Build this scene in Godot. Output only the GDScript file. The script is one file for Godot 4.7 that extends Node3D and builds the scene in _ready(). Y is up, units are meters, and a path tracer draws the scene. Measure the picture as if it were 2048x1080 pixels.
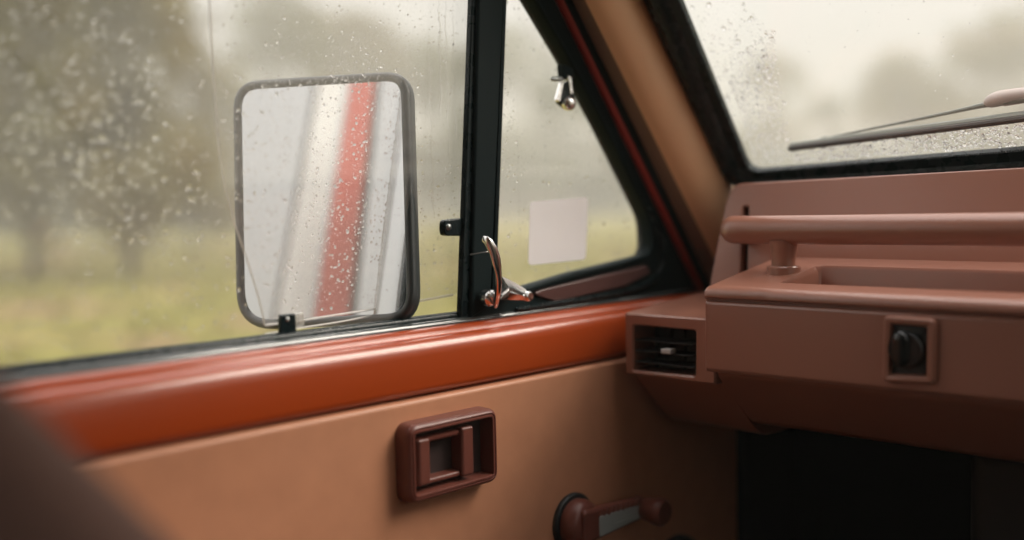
extends Node3D
# The cabin of an old car in the rain, seen from the right-hand seat towards the left front door.
# Metres; y = 0 is the eye height of the camera, the ground lies at y = -1.25; the car points to -z.

const GROUND := -1.25
var rng := RandomNumberGenerator.new()
var mats := {}

# ---------------------------------------------------------------- naming
func numbered(called: String, parent: Node) -> String:
	if parent.get_node_or_null(called) == null:
		return called
	var k := 1
	while parent.get_node_or_null("%s_%03d" % [called, k]) != null:
		k += 1
	return "%s_%03d" % [called, k]

func thing(called: String, label: String, category: String, at := Vector3.ZERO, group := "") -> Node3D:
	var o := Node3D.new()
	o.name = numbered(called, self)
	add_child(o, true)
	o.position = at
	o.set_meta("label", label)
	o.set_meta("category", category)
	if group:
		o.set_meta("group", group)
	return o

func tag(o: Node3D, label: String, category: String, group := "") -> void:
	o.set_meta("label", label)
	o.set_meta("category", category)
	if group:
		o.set_meta("group", group)

func origin_of(n: Node) -> Vector3:
	var p := Vector3.ZERO
	while n != self and n is Node3D:
		p += n.position
		n = n.get_parent()
	return p

# ---------------------------------------------------------------- meshes: triangle soups made into one smooth-shaded mesh
func mesh_of(t: PackedVector3Array, angle := 38.0, about := Vector3.ZERO) -> ArrayMesh:
	var vol := 0.0
	for i in range(0, t.size(), 3):
		vol += (t[i] - about).dot((t[i + 1] - about).cross(t[i + 2] - about))
	if vol > 0.0:
		for i in range(0, t.size(), 3):
			var q := t[i + 1]
			t[i + 1] = t[i + 2]
			t[i + 2] = q
	var fn := PackedVector3Array()
	var at := {}
	for i in range(0, t.size(), 3):
		var nn := (t[i + 2] - t[i]).cross(t[i + 1] - t[i])
		fn.append(nn)
		for k in 3:
			var key := Vector3i((t[i + k] * 20000.0).round())
			if not at.has(key):
				at[key] = PackedInt32Array()
			at[key].append(i / 3)
	var limit := cos(deg_to_rad(angle))
	var nor := PackedVector3Array()
	nor.resize(t.size())
	var pos := PackedVector3Array()
	pos.resize(t.size())
	for i in t.size():
		var own := fn[i / 3].normalized()
		var s := Vector3.ZERO
		for j in at[Vector3i((t[i] * 20000.0).round())]:
			if fn[j].normalized().dot(own) >= limit:
				s += fn[j]
		nor[i] = s.normalized() if s.length() > 0.0 else own
		pos[i] = t[i] - about
	var a := []
	a.resize(Mesh.ARRAY_MAX)
	a[Mesh.ARRAY_VERTEX] = pos
	a[Mesh.ARRAY_NORMAL] = nor
	var m := ArrayMesh.new()
	m.add_surface_from_arrays(Mesh.PRIMITIVE_TRIANGLES, a)
	return m

func put(called: String, t: PackedVector3Array, m: Material, parent: Node = self, angle := 38.0) -> MeshInstance3D:
	var lo := t[0]
	var hi := t[0]
	for p in t:
		lo = lo.min(p)
		hi = hi.max(p)
	var mid := (lo + hi) / 2.0
	var o := MeshInstance3D.new()
	o.name = numbered(called, parent)
	o.mesh = mesh_of(t, angle, mid)
	o.material_override = m
	parent.add_child(o, true)
	o.position = mid - origin_of(parent)
	return o

func kind(o: Node, k: String) -> Node:
	o.set_meta("kind", k)
	return o

func rings(rs: Array, close_u := true, cap := true, close_v := false) -> PackedVector3Array:
	# a skin over rings of points; ends closed by fans round their middles
	var t := PackedVector3Array()
	var n: int = rs[0].size()
	var last: int = rs.size() if close_v else rs.size() - 1
	for i in last:
		var a = rs[i]
		var b = rs[(i + 1) % rs.size()]
		for j in (n if close_u else n - 1):
			var k := (j + 1) % n
			t.append_array([a[j], a[k], b[k], a[j], b[k], b[j]])
	if cap and not close_v:
		for e in 2:
			var r = rs[0] if e == 0 else rs[-1]
			var c := Vector3.ZERO
			for p in r:
				c += p / n
			for j in n:
				var k := (j + 1) % n
				t.append_array([c, r[k], r[j]] if e == 0 else [c, r[j], r[k]])
	return t

func turned(poly: Array) -> Array:
	# the same outline, running counter-clockwise
	var s := 0.0
	for i in poly.size():
		var a: Vector2 = poly[i]
		var b: Vector2 = poly[(i + 1) % poly.size()]
		s += a.cross(b)
	if s < 0.0:
		var q := poly.duplicate()
		q.reverse()
		return q
	return poly

func rounded(pts: Array, radii, segs := 6) -> Array:
	var out := []
	var n := pts.size()
	for i in n:
		var p: Vector2 = pts[i]
		var a: Vector2 = pts[(i + n - 1) % n]
		var b: Vector2 = pts[(i + 1) % n]
		var r: float = radii[i] if radii is Array else radii
		var da := (a - p).normalized()
		var db := (b - p).normalized()
		var half := acos(clampf(da.dot(db), -1.0, 1.0)) / 2.0
		if r <= 0.0:
			out.append(p)
			continue
		var d := minf(r / tan(half), 0.48 * minf((a - p).length(), (b - p).length()))
		for k in segs + 1:
			var u := float(k) / segs
			var q0 := p + da * d
			var q1 := p + db * d
			out.append(q0.lerp(p, u).lerp(p.lerp(q1, u), u))
	return turned(out)

func inset(poly: Array, d: float) -> Array:
	var out := []
	var n := poly.size()
	for i in n:
		var p: Vector2 = poly[i]
		var e0: Vector2 = (p - poly[(i + n - 1) % n]).normalized()
		var e1: Vector2 = (poly[(i + 1) % n] - p).normalized()
		var n0 := Vector2(-e0.y, e0.x)
		var n1 := Vector2(-e1.y, e1.x)
		var m := n0 + n1
		m = m / maxf(m.dot(n0), 0.35)
		out.append(p + m * d)
	return out

func lift(poly: Array, h: float, xf: Transform3D) -> PackedVector3Array:
	var out := PackedVector3Array()
	for p in poly:
		out.append(xf * Vector3(p.x, p.y, h))
	return out

func cap2(poly: Array, h: float, xf: Transform3D, flip: bool, ix: PackedInt32Array) -> PackedVector3Array:
	var t := PackedVector3Array()
	if ix.is_empty():
		var c := Vector2.ZERO
		for p in poly:
			c += p / poly.size()
		for i in poly.size():
			var p: Vector2 = poly[i]
			var q: Vector2 = poly[(i + 1) % poly.size()]
			var f := [c, p, q] if not flip else [c, q, p]
			for v in f:
				t.append(xf * Vector3(v.x, v.y, h))
		return t
	for i in range(0, ix.size(), 3):
		var a := xf * Vector3(poly[ix[i]].x, poly[ix[i]].y, h)
		var b := xf * Vector3(poly[ix[i + 1]].x, poly[ix[i + 1]].y, h)
		var c := xf * Vector3(poly[ix[i + 2]].x, poly[ix[i + 2]].y, h)
		var up: bool = (poly[ix[i + 1]] - poly[ix[i]]).cross(poly[ix[i + 2]] - poly[ix[i]]) > 0.0
		t.append_array([a, b, c] if up != flip else [a, c, b])
	return t

func plate(poly: Array, h0: float, h1: float, bevel: float, xf: Transform3D, both := false) -> PackedVector3Array:
	# an outline given a thickness, its front edge (or both) rounded
	poly = turned(poly)
	var ix := Geometry2D.triangulate_polygon(PackedVector2Array(poly))
	var rs := []
	var s := signf(h1 - h0)
	var first := poly
	if both:
		for k in 4:
			var a := PI / 2 * k / 3.0
			var q := inset(poly, bevel * (1.0 - sin(a)))
			if k == 0:
				first = q
			rs.append(lift(q, h0 + s * bevel * (1.0 - cos(a)), xf))
	else:
		rs.append(lift(poly, h0, xf))
	var last := poly
	for k in (4 if bevel > 0.0 else 1):
		var a := PI / 2 * k / 3.0
		last = inset(poly, bevel * (1.0 - cos(a)))
		rs.append(lift(last, h1 - s * bevel * (1.0 - sin(a)), xf))
	var t := rings(rs, true, false)
	t.append_array(cap2(first, h0, xf, s > 0, ix))
	t.append_array(cap2(last, h1, xf, s < 0, ix))
	return t

func moulding(poly: Array, profile: Array, xf: Transform3D) -> PackedVector3Array:
	# a closed profile (inset, height) carried round an outline
	poly = turned(poly)
	var rs := []
	for p in profile:
		rs.append(lift(inset(poly, p.x), p.y, xf))
	return rings(rs, true, false, true)

func between(outer: Array, inner: Array, h0: float, h1: float, b: float, xf: Transform3D) -> PackedVector3Array:
	# a flat frame between two outlines of the same number of points
	outer = turned(outer)
	inner = turned(inner)
	return rings([lift(outer, h0, xf), lift(outer, h1 - b, xf), lift(inset(outer, b), h1, xf), lift(inset(inner, -b), h1, xf), lift(inner, h1 - b, xf), lift(inner, h0, xf)], true, false, true)

func frame_of(t: Vector3, up: Vector3) -> Basis:
	var r := up.cross(t).normalized()
	return Basis(r, t.cross(r).normalized(), t)

func sweep(path: Array, profile: Array, up := Vector3.UP) -> PackedVector3Array:
	# a closed profile carried along a path; profile x runs along up x path, y along the rest
	var rs := []
	for i in path.size():
		var t: Vector3 = (path[mini(i + 1, path.size() - 1)] - path[maxi(i - 1, 0)]).normalized()
		var b := frame_of(t, up)
		var r := PackedVector3Array()
		for p in profile:
			r.append(path[i] + b.x * p.x + b.y * p.y)
		rs.append(r)
	var out := rings(rs, true, false)
	var ix := Geometry2D.triangulate_polygon(PackedVector2Array(profile))
	for e in 2:
		var r = rs[0] if e == 0 else rs[-1]
		for i in range(0, ix.size(), 3):
			var up2: bool = (profile[ix[i + 1]] - profile[ix[i]]).cross(profile[ix[i + 2]] - profile[ix[i]]) > 0.0
			var ccw: bool = turned(profile) == profile
			var f := (e == 0) == (up2 == ccw)
			out.append_array([r[ix[i]], r[ix[i + 2]], r[ix[i + 1]]] if f else [r[ix[i]], r[ix[i + 1]], r[ix[i + 2]]])
	return out

func extrude(axis: Vector3, a: float, b: float, profile: Array, xf: Transform3D, rows := 1) -> PackedVector3Array:
	# profile in xf's x and y, carried along `axis` from a to b
	var rs := []
	for i in rows + 1:
		var r := PackedVector3Array()
		for p in profile:
			r.append(xf * Vector3(p.x, p.y, 0) + axis * lerpf(a, b, float(i) / rows))
		rs.append(r)
	var t := rings(rs, true, false)
	var ix := Geometry2D.triangulate_polygon(PackedVector2Array(profile))
	for i in range(0, ix.size(), 3):
		var up: bool = (profile[ix[i + 1]] - profile[ix[i]]).cross(profile[ix[i + 2]] - profile[ix[i]]) > 0.0
		var same: bool = up == (turned(profile) == profile)
		var f = rs[0]
		var l = rs[-1]
		if same:
			t.append_array([f[ix[i]], f[ix[i + 2]], f[ix[i + 1]], l[ix[i]], l[ix[i + 1]], l[ix[i + 2]]])
		else:
			t.append_array([f[ix[i]], f[ix[i + 1]], f[ix[i + 2]], l[ix[i]], l[ix[i + 2]], l[ix[i + 1]]])
	return t

func tube(path: Array, radii, segs := 12, flat := Vector2.ONE, up := Vector3(0.13, 0.98, 0.1)) -> PackedVector3Array:
	# a rod with rounded ends
	var rs := []
	var n := path.size()
	for i in n:
		var t: Vector3 = (path[mini(i + 1, n - 1)] - path[maxi(i - 1, 0)]).normalized()
		var b := frame_of(t, up)
		var r: float = radii[i] if radii is Array else radii
		var steps := [[0.0, 1.0]]
		if i == 0:
			steps = [[-0.98, 0.2], [-0.8, 0.6], [-0.45, 0.89], [0.0, 1.0]]
		elif i == n - 1:
			steps = [[0.0, 1.0], [0.45, 0.89], [0.8, 0.6], [0.98, 0.2]]
		for s in steps:
			var ring := PackedVector3Array()
			for k in segs:
				var a := TAU * k / segs
				ring.append(path[i] + t * r * s[0] + (b.x * cos(a) * flat.x + b.y * sin(a) * flat.y) * r * s[1])
			rs.append(ring)
	return rings(rs)

func bend(pts: Array, each := 5) -> Array:
	var c := Curve3D.new()
	for i in pts.size():
		var tan_: Vector3 = (pts[mini(i + 1, pts.size() - 1)] - pts[maxi(i - 1, 0)]) / 6.0
		c.add_point(pts[i], -tan_, tan_)
	var out := []
	for i in (pts.size() - 1) * each + 1:
		out.append(c.samplef(float(i) / each))
	return out

func lathe(profile: Array, xf: Transform3D, segs := 24) -> PackedVector3Array:
	# profile of (radius, height) turned about xf's z
	var rs := []
	for p in profile:
		var r := PackedVector3Array()
		for k in segs:
			var a := TAU * k / segs
			r.append(xf * Vector3(cos(a) * p.x, sin(a) * p.x, p.y))
		rs.append(r)
	return rings(rs)

func block(lo: Vector3, hi: Vector3, b := 0.003) -> PackedVector3Array:
	var xf := Transform3D(Basis(), Vector3(0, 0, lo.z))
	return plate(rounded([Vector2(lo.x, lo.y), Vector2(hi.x, lo.y), Vector2(hi.x, hi.y), Vector2(lo.x, hi.y)], minf(b, 0.2 * minf(hi.x - lo.x, hi.y - lo.y)), 3), 0, hi.z - lo.z, minf(b, 0.2 * (hi.z - lo.z)), xf, true)

# ---------------------------------------------------------------- materials
func lin(r: float, g: float, b: float, a := 1.0) -> Color:
	var c := Color(r, g, b).linear_to_srgb()
	c.a = a
	return c

func noise(freq: float, octaves := 3, cell := false, sd := 1) -> FastNoiseLite:
	var f := FastNoiseLite.new()
	f.seed = sd
	f.frequency = freq
	f.fractal_octaves = octaves
	f.noise_type = FastNoiseLite.TYPE_CELLULAR if cell else FastNoiseLite.TYPE_SIMPLEX_SMOOTH
	if cell:
		f.cellular_return_type = FastNoiseLite.RETURN_DISTANCE
	return f

func noise_tex(f: FastNoiseLite, size := 256, normal := false, strength := 4.0, ramp: Gradient = null) -> NoiseTexture2D:
	var t := NoiseTexture2D.new()
	t.width = size
	t.height = size
	t.seamless = true
	t.noise = f
	t.as_normal_map = normal
	t.bump_strength = strength
	t.color_ramp = ramp
	return t

func grad(a: Color, b: Color) -> Gradient:
	var g := Gradient.new()
	g.set_color(0, a)
	g.set_color(1, b)
	return g

func solid(c: Color, rough: float, metal := 0.0, spec := 0.5) -> StandardMaterial3D:
	var m := StandardMaterial3D.new()
	m.albedo_color = c
	m.roughness = rough
	m.metallic = metal
	m.metallic_specular = spec
	return m

func grained(m: StandardMaterial3D, grain: Texture2D, per_metre: float, amount: float, smudge: Texture2D = null) -> StandardMaterial3D:
	m.uv1_triplanar = true
	m.uv1_scale = Vector3.ONE * per_metre
	m.normal_enabled = true
	m.normal_texture = grain
	m.normal_scale = amount
	if smudge:
		m.roughness_texture = smudge
		m.roughness_texture_channel = BaseMaterial3D.TEXTURE_CHANNEL_RED
	return m

func make_materials() -> void:
	var grain := noise_tex(noise(0.11, 2, true, 3), 512, true, 5.0)
	var fine := noise_tex(noise(0.25, 3, false, 5), 512, true, 3.0)
	var weave := noise_tex(noise(0.4, 2, false, 8), 256, true, 8.0)
	var smudge := noise_tex(noise(0.012, 4, false, 12), 256, false, 1.0, grad(Color(0.84, 0.84, 0.84), Color(1, 1, 1)))
	var worn := noise_tex(noise(0.014, 5, false, 21), 512, false, 1.0, grad(Color(0.955, 0.95, 0.95), Color(1, 1, 1)))
	var ripple := noise_tex(noise(0.010, 3, false, 23), 512, true, 3.0)
	mats.dash = grained(solid(lin(0.31, 0.132, 0.089), 0.34, 0.0, 0.62), grain, 45.0, 0.03, smudge)
	mats.dash.uv1_scale = Vector3.ONE * 1.5
	mats.dash.normal_enabled = false
	mats.handle = grained(solid(lin(0.155, 0.048, 0.034), 0.4), fine, 20.0, 0.15, smudge)
	mats.well_shade = grained(solid(lin(0.035, 0.017, 0.015), 0.6), fine, 20.0, 0.2)  # handle brown darkened, the shade of a deep well painted in
	mats.tan = grained(solid(lin(0.56, 0.255, 0.142), 0.5), ripple, 3.5, 0.10, smudge)
	mats.tan.albedo_texture = worn
	mats.pillar = grained(solid(lin(0.74, 0.43, 0.24), 0.36, 0.0, 0.6), grain, 20.0, 0.3)
	mats.pillar_edge_shade = grained(solid(lin(0.20, 0.115, 0.088), 0.75), weave, 30.0, 0.4)  # side face of the trim, its shade painted in as darker brown
	mats.red = solid(lin(0.37, 0.052, 0.007), 0.3)
	mats.red.clearcoat_enabled = true
	mats.red.clearcoat = 0.55
	mats.red.clearcoat_roughness = 0.2
	mats.dark_red = solid(lin(0.30, 0.028, 0.022), 0.3)
	mats.light_red = solid(lin(0.66, 0.13, 0.095), 0.4)
	mats.cream = solid(lin(0.92, 0.905, 0.87), 0.35)
	mats.rubber = grained(solid(lin(0.004, 0.011, 0.012), 0.6, 0.0, 0.25), fine, 18.0, 0.3)
	mats.gloss_rubber = grained(solid(lin(0.005, 0.013, 0.015), 0.3, 0.0, 0.36), fine, 12.0, 0.2, smudge)
	mats.belt_lip = solid(lin(0.045, 0.055, 0.056), 0.16, 0.0, 0.75)
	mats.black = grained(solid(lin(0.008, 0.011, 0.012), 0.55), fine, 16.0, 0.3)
	mats.gloss_black = solid(lin(0.006, 0.009, 0.010), 0.22)
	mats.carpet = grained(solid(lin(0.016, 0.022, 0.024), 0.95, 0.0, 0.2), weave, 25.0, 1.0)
	mats.lining = grained(solid(lin(0.50, 0.40, 0.31), 0.9, 0.0, 0.2), weave, 25.0, 0.5)
	mats.rim = solid(lin(0.035, 0.042, 0.043), 0.35)
	mats.trough = solid(lin(0.10, 0.050, 0.045), 0.3)
	mats.chrome = solid(lin(0.85, 0.84, 0.83), 0.16, 1.0)
	mats.steel = grained(solid(lin(0.42, 0.44, 0.43), 0.35, 1.0), fine, 25.0, 0.2)
	mats.worn_metal = grained(solid(lin(0.45, 0.48, 0.46), 0.5, 0.5), fine, 30.0, 0.5)
	mats.mirror = solid(lin(0.56, 0.57, 0.58), 0.02, 1.0)
	mats.white_plastic = solid(lin(0.6, 0.58, 0.56), 0.4)
	mats.wiper = grained(solid(lin(0.17, 0.19, 0.165), 0.35), fine, 20.0, 0.2)
	mats.wiper_rubber = solid(lin(0.02, 0.022, 0.02), 0.5)
	mats.arm = grained(solid(lin(0.42, 0.35, 0.32), 0.4), fine, 20.0, 0.3)
	mats.seat = grained(solid(lin(0.13, 0.068, 0.052), 0.85), weave, 30.0, 0.6)
	mats.seat.rim_enabled = true
	mats.seat.rim = 0.3
	mats.sticker = grained(solid(lin(0.84, 0.845, 0.88), 0.6), fine, 10.0, 0.1)
	mats.sticker.backlight_enabled = true
	mats.sticker.backlight = Color(1.0, 0.98, 0.98)
	mats.glass = pane(0.05)
	mats.vent_glass = pane(0.07)
	mats.screen_glass = pane(0.03)
	mats.acrylic = pane(0.075)
	mats.acrylic_edge = solid(lin(0.72, 0.70, 0.66), 0.2)  # bright line along the clear sheet's edge, painted as a pale colour
	mats.acrylic_edge.transparency = BaseMaterial3D.TRANSPARENCY_ALPHA
	mats.acrylic_edge.albedo_color.a = 0.35
	mats.water = StandardMaterial3D.new()
	mats.water.albedo_color = Color(1, 1, 1, 0)
	mats.water.roughness = 0.0
	mats.water.refraction_enabled = true
	mats.water.refraction_scale = 0.033

func pane(haze: float) -> StandardMaterial3D:
	# window glass with a thin even film of damp on it
	var m := StandardMaterial3D.new()
	m.transparency = BaseMaterial3D.TRANSPARENCY_ALPHA
	m.albedo_color = Color(0.93, 0.91, 0.88, haze)
	m.roughness = 0.02
	m.metallic_specular = 0.36
	return m

# ---------------------------------------------------------------- water on the panes
var drops: Array[ArrayMesh] = []

func make_drops() -> void:
	for v in 4:
		var r := RandomNumberGenerator.new()
		r.seed = 40 + v
		var rs := []
		var w := []
		for k in 12:
			w.append(1.0 + r.randf_range(-0.12, 0.12) + 0.12 * v * maxf(0.0, -sin(TAU * k / 12.0)) * 0.8)
		for step in [[1.0, 0.0], [1.0, 0.22], [0.90, 0.45], [0.68, 0.64], [0.36, 0.76], [0.04, 0.79]]:
			var ring := PackedVector3Array()
			for k in 12:
				var a: float = TAU * k / 12.0
				var q: float = step[0] * w[k]
				ring.append(Vector3(cos(a) * q, sin(a) * q - 0.08 * v * step[1], step[1]))
			rs.append(ring)
		drops.append(mesh_of(rings(rs), 50.0))

func in_poly(p: Vector2, poly: Array) -> bool:
	return Geometry2D.is_point_in_polygon(p, PackedVector2Array(poly))

func spot_in(poly: Array) -> Vector2:
	var lo: Vector2 = poly[0]
	var hi: Vector2 = poly[0]
	for p in poly:
		lo = lo.min(p)
		hi = hi.max(p)
	for k in 200:
		var q := Vector2(rng.randf_range(lo.x, hi.x), rng.randf_range(lo.y, hi.y))
		if in_poly(q, poly):
			return q
	return poly[0]

func spots(poly: Array, n: int, clumps := 0, spread := 0.02) -> Array:
	var out := []
	var centres := []
	for k in clumps:
		centres.append(spot_in(poly))
	for k in n:
		var q := spot_in(poly)
		if clumps and rng.randf() < 0.6:
			var c: Vector2 = centres[rng.randi() % clumps]
			q = c + Vector2(rng.randfn(0, spread), rng.randfn(0, spread * 1.5))
			if not in_poly(q, poly):
				q = spot_in(poly)
		out.append(q)
	return out

func drop_basis(face: Basis, r: float, tall: float) -> Basis:
	return Basis(face.x * r, face.y * r * tall, face.z * r)

func big_drops(parent: Node3D, face: Transform3D, where: Array, r0: float, r1: float) -> void:
	for q in where:
		var o := MeshInstance3D.new()
		o.name = numbered("raindrop", parent)
		o.mesh = drops[rng.randi() % 4]
		o.material_override = mats.water
		parent.add_child(o, true)
		var r := lerpf(r0, r1, rng.randf() ** 2)
		o.transform = Transform3D(drop_basis(face.basis, r, rng.randf_range(0.9, 1.15)), face * Vector3(q.x, q.y, 0) - origin_of(parent))

func fine_drops(called: String, parent: Node3D, face: Transform3D, where: Array, r0: float, r1: float, tall := 1.25) -> void:
	var mm := MultiMesh.new()
	mm.transform_format = MultiMesh.TRANSFORM_3D
	mm.mesh = drops[1]
	mm.instance_count = where.size()
	var base := origin_of(parent)
	for i in where.size():
		var r := lerpf(r0, r1, rng.randf() ** 2.2)
		var q: Vector2 = where[i]
		mm.set_instance_transform(i, Transform3D(drop_basis(face.basis, r, rng.randf_range(0.85, tall)), face * Vector3(q.x, q.y, 0) - base))
	var o := MultiMeshInstance3D.new()
	o.name = numbered(called, parent)
	o.multimesh = mm
	o.material_override = mats.water
	parent.add_child(o, true)
	kind(o, "stuff")

func runs(parent: Node3D, face: Transform3D, where: Array) -> void:
	# thin trickles of water: each a path of [x, top, bottom, width]
	for w in where:
		var rs := []
		var n := 14
		for i in n + 1:
			var u := float(i) / n
			var c := Vector2(w[0] + 0.0012 * sin(i * 1.7 + w[0] * 90.0), lerpf(w[1], w[2], u))
			var half: float = w[3] * (0.55 + 0.45 * u) * (0.25 if i == 0 or i == n else 1.0)
			var ring := PackedVector3Array()
			for k in 7:
				var a := PI * k / 6.0
				ring.append(face * Vector3(c.x + cos(a) * half, c.y, sin(a) * half * 0.22))
			rs.append(ring)
		put("water_trickle", rings(rs), mats.water, parent, 60.0)

# ---------------------------------------------------------------- trees
var clump: ArrayMesh

func make_clump() -> void:
	var r := RandomNumberGenerator.new()
	r.seed = 5
	var pos := PackedVector3Array()
	var nor := PackedVector3Array()
	for k in 46:
		var d := Vector3(r.randfn(0, 1), r.randfn(0, 1), r.randfn(0, 1)).normalized() * (r.randf() ** 0.5)
		var b := Basis.from_euler(Vector3(r.randf_range(-1.2, 1.2), r.randf() * TAU, r.randf_range(-1.2, 1.2)))
		var s := r.randf_range(0.13, 0.24)
		var q := [d + b * Vector3(0, 0, -s), d + b * Vector3(s * 0.45, 0.03, 0), d + b * Vector3(0, 0, s), d + b * Vector3(-s * 0.45, 0.03, 0)]
		for i in [0, 1, 2, 0, 2, 3]:
			pos.append(q[i])
			nor.append(b.y)
	var a := []
	a.resize(Mesh.ARRAY_MAX)
	a[Mesh.ARRAY_VERTEX] = pos
	a[Mesh.ARRAY_NORMAL] = nor
	clump = ArrayMesh.new()
	clump.add_surface_from_arrays(Mesh.PRIMITIVE_TRIANGLES, a)

func tree(called: String, label: String, at: Vector3, tall: float, wide: float, low: float, leaf: Color, bark: Color, n: int, sd: int, group := "", category := "tree", trunk_r := 0.095) -> Node3D:
	var r := RandomNumberGenerator.new()
	r.seed = sd
	var root := thing(called, label, category, at, group)
	var bm := grained(solid(bark, 0.9), mats.seat.normal_texture, 2.0, 1.0)
	var top := at + Vector3(r.randf_range(-0.3, 0.3), tall * 0.8, r.randf_range(-0.3, 0.3))
	var trunk := []
	var rad := []
	for i in 7:
		var u := i / 6.0
		trunk.append(at.lerp(top, u) + Vector3(r.randf_range(-1, 1), 0, r.randf_range(-1, 1)) * 0.12 * u + Vector3(0, -0.1 if i == 0 else 0.0, 0))
		rad.append(trunk_r * lerpf(1.25, 0.25, u ** 0.8))
	put("trunk", tube(trunk, rad, 9), bm, root)
	var lobes := []
	var m := 9 if tall > 4.0 else 4
	for k in m:
		var u := r.randf_range(low, 1.0)
		var reach := wide * (0.35 + 0.65 * sin(PI * clampf((u - low) / (1.02 - low) * 0.85 + 0.1, 0, 1)))
		var a := TAU * (k + r.randf() * 0.7) / m
		var c := at + Vector3(cos(a) * reach * r.randf_range(0.3, 0.75), tall * lerpf(u, 0.5, 0.1), sin(a) * reach * r.randf_range(0.3, 0.75))
		lobes.append([c, wide * r.randf_range(0.32, 0.55)])
		var f: Vector3 = at.lerp(top, clampf(u * 0.75, 0.15, 0.95))
		put("limb", tube([f, f.lerp(c, 0.5) + Vector3(0, 0.08 * wide, 0), c], [trunk_r * 0.4, trunk_r * 0.25, trunk_r * 0.1], 6), bm, root)
	lobes.append([at + Vector3(0, tall * 0.88, 0), wide * 0.42])
	var mm := MultiMesh.new()
	mm.transform_format = MultiMesh.TRANSFORM_3D
	mm.use_colors = true
	mm.mesh = clump
	mm.instance_count = n
	for i in n:
		var l = lobes[r.randi() % lobes.size()]
		var d: Vector3 = Vector3(r.randfn(0, 1), r.randfn(0, 0.8), r.randfn(0, 1)).normalized() * (r.randf() ** 0.4) * l[1]
		var s: float = wide * r.randf_range(0.10, 0.2)
		mm.set_instance_transform(i, Transform3D(Basis.from_euler(Vector3(r.randf() * 6, r.randf() * 6, r.randf() * 6)).scaled(Vector3.ONE * s), l[0] + d - at))
		var v := r.randf_range(0.65, 1.35)
		mm.set_instance_color(i, Color(v * r.randf_range(0.92, 1.1), v, v * r.randf_range(0.85, 1.05)))
	var lm := solid(leaf, 0.7, 0.0, 0.3)
	lm.vertex_color_use_as_albedo = true
	lm.backlight_enabled = true
	lm.backlight = Color(0.35, 0.36, 0.2)
	var o := MultiMeshInstance3D.new()
	o.name = "crown"
	o.multimesh = mm
	o.material_override = lm
	root.add_child(o, true)
	kind(o, "stuff")
	return root

# ================================================================ the scene
func _ready() -> void:
	rng.seed = 77
	var cam := Camera3D.new()
	cam.transform = Transform3D(Basis(Vector3(0.715, -0.0219, -0.6988), Vector3(-0.0284, 0.9978, -0.0604), Vector3(0.6986, 0.063, 0.7128)).orthonormalized(), Vector3.ZERO)
	cam.fov = 28.9738
	cam.near = 0.05
	cam.far = 900.0
	var lens := CameraAttributesPhysical.new()
	lens.frustum_focal_length = 46.4444
	lens.exposure_aperture = 1.66
	lens.frustum_focus_distance = 1.04
	cam.attributes = lens
	cam.current = true
	add_child(cam)

	var sky := ProceduralSkyMaterial.new()
	sky.sky_top_color = Color(1.0, 0.985, 0.97)
	sky.sky_horizon_color = lin(0.120, 0.1190, 0.1165)
	sky.sky_curve = 1.9
	sky.ground_bottom_color = Color(0.3, 0.28, 0.2)
	sky.ground_horizon_color = Color(0.5, 0.48, 0.42)
	sky.sky_energy_multiplier = 1.0
	sky.sun_angle_max = 1.0
	var env := Environment.new()
	env.background_mode = Environment.BG_SKY
	env.sky = Sky.new()
	env.sky.sky_material = sky
	env.background_energy_multiplier = 2.6
	env.tonemap_mode = Environment.TONE_MAPPER_LINEAR
	env.tonemap_exposure = 2.3
	env.sdfgi_enabled = true
	env.ssao_enabled = true
	env.ssil_enabled = true
	env.fog_enabled = true
	env.fog_density = 0.0086
	env.fog_light_color = Color(0.93, 0.919, 0.865)
	var we := WorldEnvironment.new()
	we.environment = env
	add_child(we)
	var sun := DirectionalLight3D.new()
	sun.light_energy = 0.5
	sun.light_angular_distance = 30.0
	sun.sky_mode = DirectionalLight3D.SKY_MODE_LIGHT_ONLY
	sun.light_color = Color(1.0, 0.96, 0.9)
	sun.shadow_enabled = true
	sun.rotation_degrees = Vector3(-40, 139, 0)
	add_child(sun)

	make_materials()
	make_drops()
	make_clump()
	outside()
	car_body()
	door()
	deflector()
	mirror()
	sticker()
	windscreen()
	wiper()
	dashboard()
	seat()

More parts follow.
